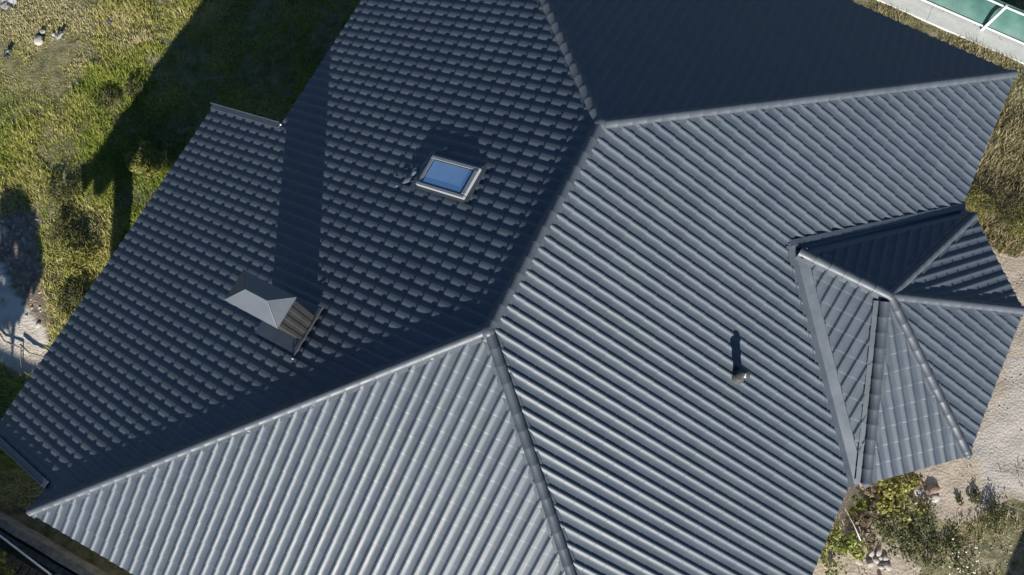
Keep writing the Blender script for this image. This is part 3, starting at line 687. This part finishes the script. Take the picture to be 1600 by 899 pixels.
# left side: tall tussocks with their own outline
for i, (px, py, r_, h_, mm, n_, lb) in enumerate((
    (-11.15, .95, .5, .45, 'leaf_yellow', 1300, 'bright tussock lit in the gap between post shadow and roof'),
    (-12.7, -.9, .45, .35, 'leaf_olive', 800, 'dark green tuft between the sand patch and the lawn'),
    (-11.2, -2.1, .5, .5, 'leaf_yellow', 1300, 'tall bright grass clump beside the sand patch near the roof edge'),
    (-10.6, -3.2, .45, .45, 'leaf_olive', 1100, 'olive clump leaning over the dark shaded sand'),
    (-11.9, -1.75, .45, .4, 'leaf_olive', 900, 'dark bush tuft at the upper corner of the sand patch'),
    (-13.2, 1.9, .35, .3, 'leaf_olive', 600, 'dark weed clump out on the lawn left of the roof shadow'),
    (-12.75, 2.45, .3, .35, 'leaf_olive', 500, 'weed clump crossing the edge of the big roof shadow'),
    (-9.9, -3.9, .4, .5, 'leaf_yellow', 900, 'pale stalky clump against the left eave above the sand'))):
    shrub('grass_tussock', (px, py), r_, h_, M[mm], n_, .10 if mm != 'leaf_olive' else .08, lb, 'grass clump', round_leaf=False, flat=.2)

# stones, scraps, sticks
def stone(c, s, m, name, label, cat='stone', group=None, sq=.6):
    bm = bmesh.new(); bmesh.ops.create_icosphere(bm, subdivisions=3, radius=1); o_ = Vector((random.random()*50, 0, 0)); st_ = Vector((s*random.uniform(.85, 1.2), s*random.uniform(.7, 1), s*sq))
    for v in bm.verts:
        v.co *= 1+.35*noise.noise(v.co*1.1+o_)+.08*noise.noise(v.co*4+o_); v.co = Vector((v.co.x*st_.x, v.co.y*st_.y, v.co.z*st_.z))
    o = obj(name, bm, m, None, True); o.location = (c[0], c[1], G+s*sq*.55); o.rotation_euler.z = random.uniform(0, 6); return tag(o, label, cat, group)
stone((10.30, 2.50), .17, M['stone'], 'boulder', 'large pale boulder below the bay eave beside the reddish plant')
stone((10.74, 2.52), .14, M['stone'], 'boulder', 'white rounded stone in front of the brown hollow right of the pale boulder')
stone((10.66, 2.68), .16, M['darkstone'], 'rusty_stone', 'rusty brown stone touching the white rounded stone')
hp = [(9.88, .60), (9.74, .42), (9.66, .28), (10.02, .72), (10.12, .6), (10.2, .42), (10.05, .5), (9.95, .36), (10.35, .5), (10.22, .66)]
for (a, b) in hp: stone((a, b), random.uniform(.055, .095), M['stone'], 'heap_stone', 'pale rounded stone in the heap at the bottom edge between two shrubs', 'stone', 'stones in the heap at the bottom edge')
stone((10.28, .2), .06, M['darkstone'], 'rusty_stone', 'small brown stone at the right of the stone heap')
def scrap(c, s, label, name='plastic_scrap'):
    bm = bmesh.new(); n = 6; g_ = [[bm.verts.new((i/n*s-s/2+random.uniform(-.01, .01), j/n*s*.6-s*.3+random.uniform(-.01, .01), .07+.35*s*noise.noise(Vector((i*.5, j*.5, c[0]))))) for j in range(n+1)] for i in range(n+1)]
    for i in range(n):
        for j in range(n):
            if (i in (0, n-1) and j in (0, n-1) and random.random() < .6): continue
            bm.faces.new((g_[i][j], g_[i+1][j], g_[i+1][j+1], g_[i][j+1]))
    bmesh.ops.solidify(bm, geom=bm.faces[:], thickness=.004)
    o = obj(name, bm, M['scrap'], None, True); o.location = (c[0], c[1], G+.06); o.rotation_euler.z = random.uniform(0, 3); return tag(o, label, 'litter')
scrap((-15.53, 2.92), .26, 'white torn plastic sheet lying on the straw coloured lawn')
scrap((-14.53, 3.95), .18, 'small white scrap on the lawn closest to the roof shadow')
scrap((-16.5, 1.77), .30, 'grey crumpled foil strip on the lawn at the left edge')
scrap((-17.45, 3.1), .5, 'large white plastic bag in the top left corner')
stone((-16.03, 2.54), .14, M['stone'], 'lawn_stone', 'pale flat stone in the lawn, larger of the pair left of the torn plastic')
stone((-16.12, 2.82), .09, M['stone'], 'lawn_stone', 'small pale stone in the lawn above its larger flat neighbour')
stone((-15.8, 2.9), .06, M['stone'], 'lawn_stone', 'tiny pale stone between the flat stone and the torn plastic')
def stick(pts, r_, label, m='twig', name='stick'):
    c = Vector((pts[0][0], pts[0][1], G)); bm = bmesh.new(); tube(bm, [Vector(p)-c for p in pts], r_, 6); o = obj(name, bm, M[m], None, True); o.location = c; return tag(o, label, 'stick')
stick([(8.9, 1.25, G+.12), (9.15, .98, G+.3), (9.42, .70, G+.35)], .012, 'thin pale stick leaning out from under the lower right roof edge', 'white')
stick([(-12.3, -4.6, G+.02), (-11.7, -4.9, G+.03), (-11.2, -4.85, G+.03), (-10.95, -5.2, G+.02), (-10.45, -5.65, G+.03)], .018, 'long curved dark twig across the pale sand')
stick([(-11.25, -4.78, G+.06), (-10.9, -4.85, G+.08), (-10.45, -4.75, G+.05)], .022, 'short straight branch lying beside the curved twig on the sand')
stick([(9.95, 2.05, G+.45), (10.05, 1.85, G+.4)], .01, 'short grey stalk above the yellow green shrub')

# ---------------------------------------------------------------- top right: coping + netting fence
bm = bmesh.new()
for i in range(12):
    x0 = -12+i*3; box(bm, (x0+.0015, 14.86, G-.5), (x0+2.9985, 15.44, G+.025))
bevel(bm, .008)
tag(obj('low_wall', bm, M['concrete'], None), 'pale concrete wall top running past the far right corner of the roof', 'wall')
fn = empty('netting_fence', (7.5, 15.36, G+.025)); tag(fn, 'white framed fence with green netting standing on the pale wall', 'fence')
def fpart(name, bm, m, sm=False): o = obj(name, bm, m, fn, sm); o.location = -Vector((7.5, 15.36, G+.025)); return o
FZ0, FZ1 = G+.025, G+1.13
for k in range(-4, 4):
    px = 7.5+k*2.6
    bm = bmesh.new(); box(bm, (px-.035, 15.30, FZ0), (px+.035, 15.37, FZ1+.02)); bevel(bm, .004); fpart('post', bm, M['white'])
for z_, nm in ((FZ0+.10, 'bottom_rail'), (FZ1-.06, 'top_rail')):
    bm = bmesh.new(); box(bm, (7.5-4*2.6, 15.335, z_), (7.5+3*2.6, 15.365, z_+.045)); bevel(bm, .003); fpart(nm, bm, M['white'])
nxn, nzn = 160, 14; x_ = np.linspace(7.5-4*2.6, 7.5+3*2.6, nxn); zt = np.linspace(0, 1, nzn)
XX, ZZ = np.meshgrid(x_, zt, indexing='ij'); s_ = ((XX-7.5)/2.6) % 1
bag = np.sin(np.pi*ZZ)**.8*(.10+.14*np.sin(np.pi*s_)**.7)+.02*np.sin(XX*9+ZZ*7)*np.sin(np.pi*ZZ)+.015*np.sin(ZZ*26+XX*2)*(1-ZZ)*np.sin(np.pi*s_)
co = np.stack([XX, 15.375+bag, FZ0+.08+ZZ*(FZ1-FZ0-.02)], 2).reshape(-1, 3)
i_, j_ = np.meshgrid(np.arange(nxn-1), np.arange(nzn-1), indexing='ij'); a = (i_*nzn+j_).ravel()
o = npmesh('netting', co, np.stack([a, a+nzn, a+nzn+1, a+1], 1), M['net'], fn, smooth=True); o.location = -Vector((7.5, 15.36, G+.025))

# ---------------------------------------------------------------- bottom left: old wall, boards, white pipe
bm = bmesh.new(); box(bm, (-16, -8.52, G-.5), (6, -8.34, G+.42)); bmesh.ops.subdivide_edges(bm, edges=[e for e in bm.edges if abs((e.verts[0].co-e.verts[1].co).x) > 5], cuts=60)
bmesh.ops.subdivide_edges(bm, edges=[e for e in bm.edges if abs((e.verts[0].co-e.verts[1].co).y) > .2], cuts=3)
for v in bm.verts: v.co += Vector((0, .03*noise.noise(v.co*2.3), .025*noise.noise(v.co*3+Vector((9, 0, 0))) if v.co.z > G else 0))
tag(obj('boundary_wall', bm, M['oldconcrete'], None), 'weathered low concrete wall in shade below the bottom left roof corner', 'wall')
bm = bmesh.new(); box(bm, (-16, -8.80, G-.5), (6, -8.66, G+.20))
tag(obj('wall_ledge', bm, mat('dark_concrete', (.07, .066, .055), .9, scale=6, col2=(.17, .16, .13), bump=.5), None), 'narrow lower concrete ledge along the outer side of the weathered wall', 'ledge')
pal = empty('board_stack', (-8, -9.4, G)); tag(pal, 'dark slatted boards lying outside the weathered wall under the white pipe', 'boards')
for i in range(26):
    bm = bmesh.new(); px = -10.6+i*.21; box(bm, (px, -9.9, G+.28+random.uniform(-.01, .01)), (px+.16, -8.95, G+.31)); bevel(bm, .004)
    o = obj('board', bm, M['wood'], pal); o.location = -Vector((-8, -9.4, G))
for y_ in (-9.75, -9.1):
    bm = bmesh.new(); box(bm, (-10.6, y_-.05, G+.05), (-5.1, y_+.05, G+.276)); o = obj('bearer', bm, M['wood'], pal); o.location = -Vector((-8, -9.4, G))
pp = empty('white_pipe_rail', (-8, -8.66, G)); tag(pp, 'thin white pipe rail running above the dark boards in the bottom left corner', 'pipe')
bm = bmesh.new(); tube(bm, [(-10.5, -8.40, -3.0), (-8.54, -8.58, -3.3+.0), (-6.97, -8.73, -3.3)], .022, 10); o = obj('pipe', bm, M['white'], pp, True); o.location = -Vector((-8, -8.66, G))
bm = bmesh.new(); tube(bm, [(-6.97, -8.73, -3.3), (-6.85, -8.74, -3.3)], .027, 10); o = obj('coupling', bm, mat('blue_plastic', (.08, .12, .45), .4, .1), pp, True); o.location = -Vector((-8, -8.66, G))
for px in (-10.4, -6.93):
    bm = bmesh.new(); py = -8.42 if px < -9 else -8.73
    tube(bm, [(px, py, G-.1), (px, py, -3.3 if px > -9 else -3.02)], .02, 8); o = obj('support', bm, M['rust'], pp, True); o.location = -Vector((-8, -8.66, G))

# ---------------------------------------------------------------- trees and sheds just outside the frame that throw the shade in it
def tree(c, h, cr, n, label, seed, m='leaf_green', z0=.35):
    random.seed(seed); root = empty('garden_tree', (c[0], c[1], G)); tag(root, label, 'tree')
    bm = bmesh.new(); tube(bm, [(0, 0, -.1), (.05, .02, h*.35), (0, .05, h*.75)], [.05, .04, .02], 9)
    cl = []
    for i in range(14):
        a = random.uniform(0, 6.28); zz = h*random.uniform(z0, .95); q = cr*random.uniform(.2, 1)*math.sin(math.pi*min(1, max(.15, (zz/h-z0+.1)/(1.1-z0)))); t_ = Vector((math.cos(a)*q, math.sin(a)*q, zz))
        tube(bm, [(0, .03, max(.3, zz-.5)), t_*.6+Vector((0, 0, zz*.38)), t_], [.03, .018, .006], 6); cl.append((*t_, cr*random.uniform(.22, .36)))
    obj('trunk', bm, M['bark'], root)
    cl = np.array(cl); w_ = rng.integers(0, len(cl), n); d = rng.normal(0, 1, (n, 3)); d /= np.linalg.norm(d, axis=1)[:, None]
    P = cl[w_, :3]+d*(cl[w_, 3]*rng.uniform(.2, 1, n)**.6)[:, None]; nv = rng.normal(0, 1, (n, 3))+np.array([0, 0, .8]); nv /= np.linalg.norm(nv, axis=1)[:, None]
    tv = np.cross(nv, rng.normal(0, 1, (n, 3))); tv /= np.linalg.norm(tv, axis=1)[:, None]; bv = np.cross(nv, tv); s = .075*rng.uniform(.7, 1.4, n)[:, None]
    co = np.stack([P-tv*s, P+bv*s*.5, P+tv*s, P-bv*s*.5], 1).reshape(-1, 3); b_ = np.arange(n)*4
    npmesh('crown', co, np.stack([b_, b_+1, b_+2, b_+3], 1), M[m], root, tint=np.repeat(np.clip(rng.normal(.5, .2, n), 0, 1), 4))
tree((-8.45, -9.8), 4.0, .85, 5600, 'leafy young tree outside the bottom left corner that shades the pale sand', 3, z0=.66)
shrub('wall_bush', (-8.15, -9.4), .5, 1.9, M['leaf_green'], 1500, .09, 'bright leafy bush topping out in the bottom left corner below the white pipe', 'bush')
def shed(c, sx, sy, h, label):
    root = empty('garden_shed', (*c, G)); tag(root, label, 'shed'); bm = bmesh.new(); box(bm, (-sx/2, -sy/2, -.2), (sx/2, sy/2, h-.12)); obj('wall', bm, M['wood'], root)
    bm = bmesh.new(); box(bm, (-sx/2-.12, -sy/2-.12, h-.118), (sx/2+.12, sy/2+.12, h)); obj('roof', bm, M['trim'], root)
    bm = bmesh.new(); box(bm, (-.4, sy/2+.002, 0), (.4, sy/2+.04, 1.9)); d_ = obj('door', bm, M['oldconcrete'], root)
    bm = bmesh.new(); tube(bm, [(.3, sy/2+.04, 1), (.3, sy/2+.09, 1), (.3, sy/2+.09, 1.12)], .012, 6); obj('handle', bm, M['rust'], d_)
shed((-4.0, -14.3), 13.0, 4.0, 3.25, 'long low outbuilding beyond the bottom left boards')
shed((17.25, -3.0), 2.6, 2.2, 2.15, 'small outbuilding off the lower right corner')
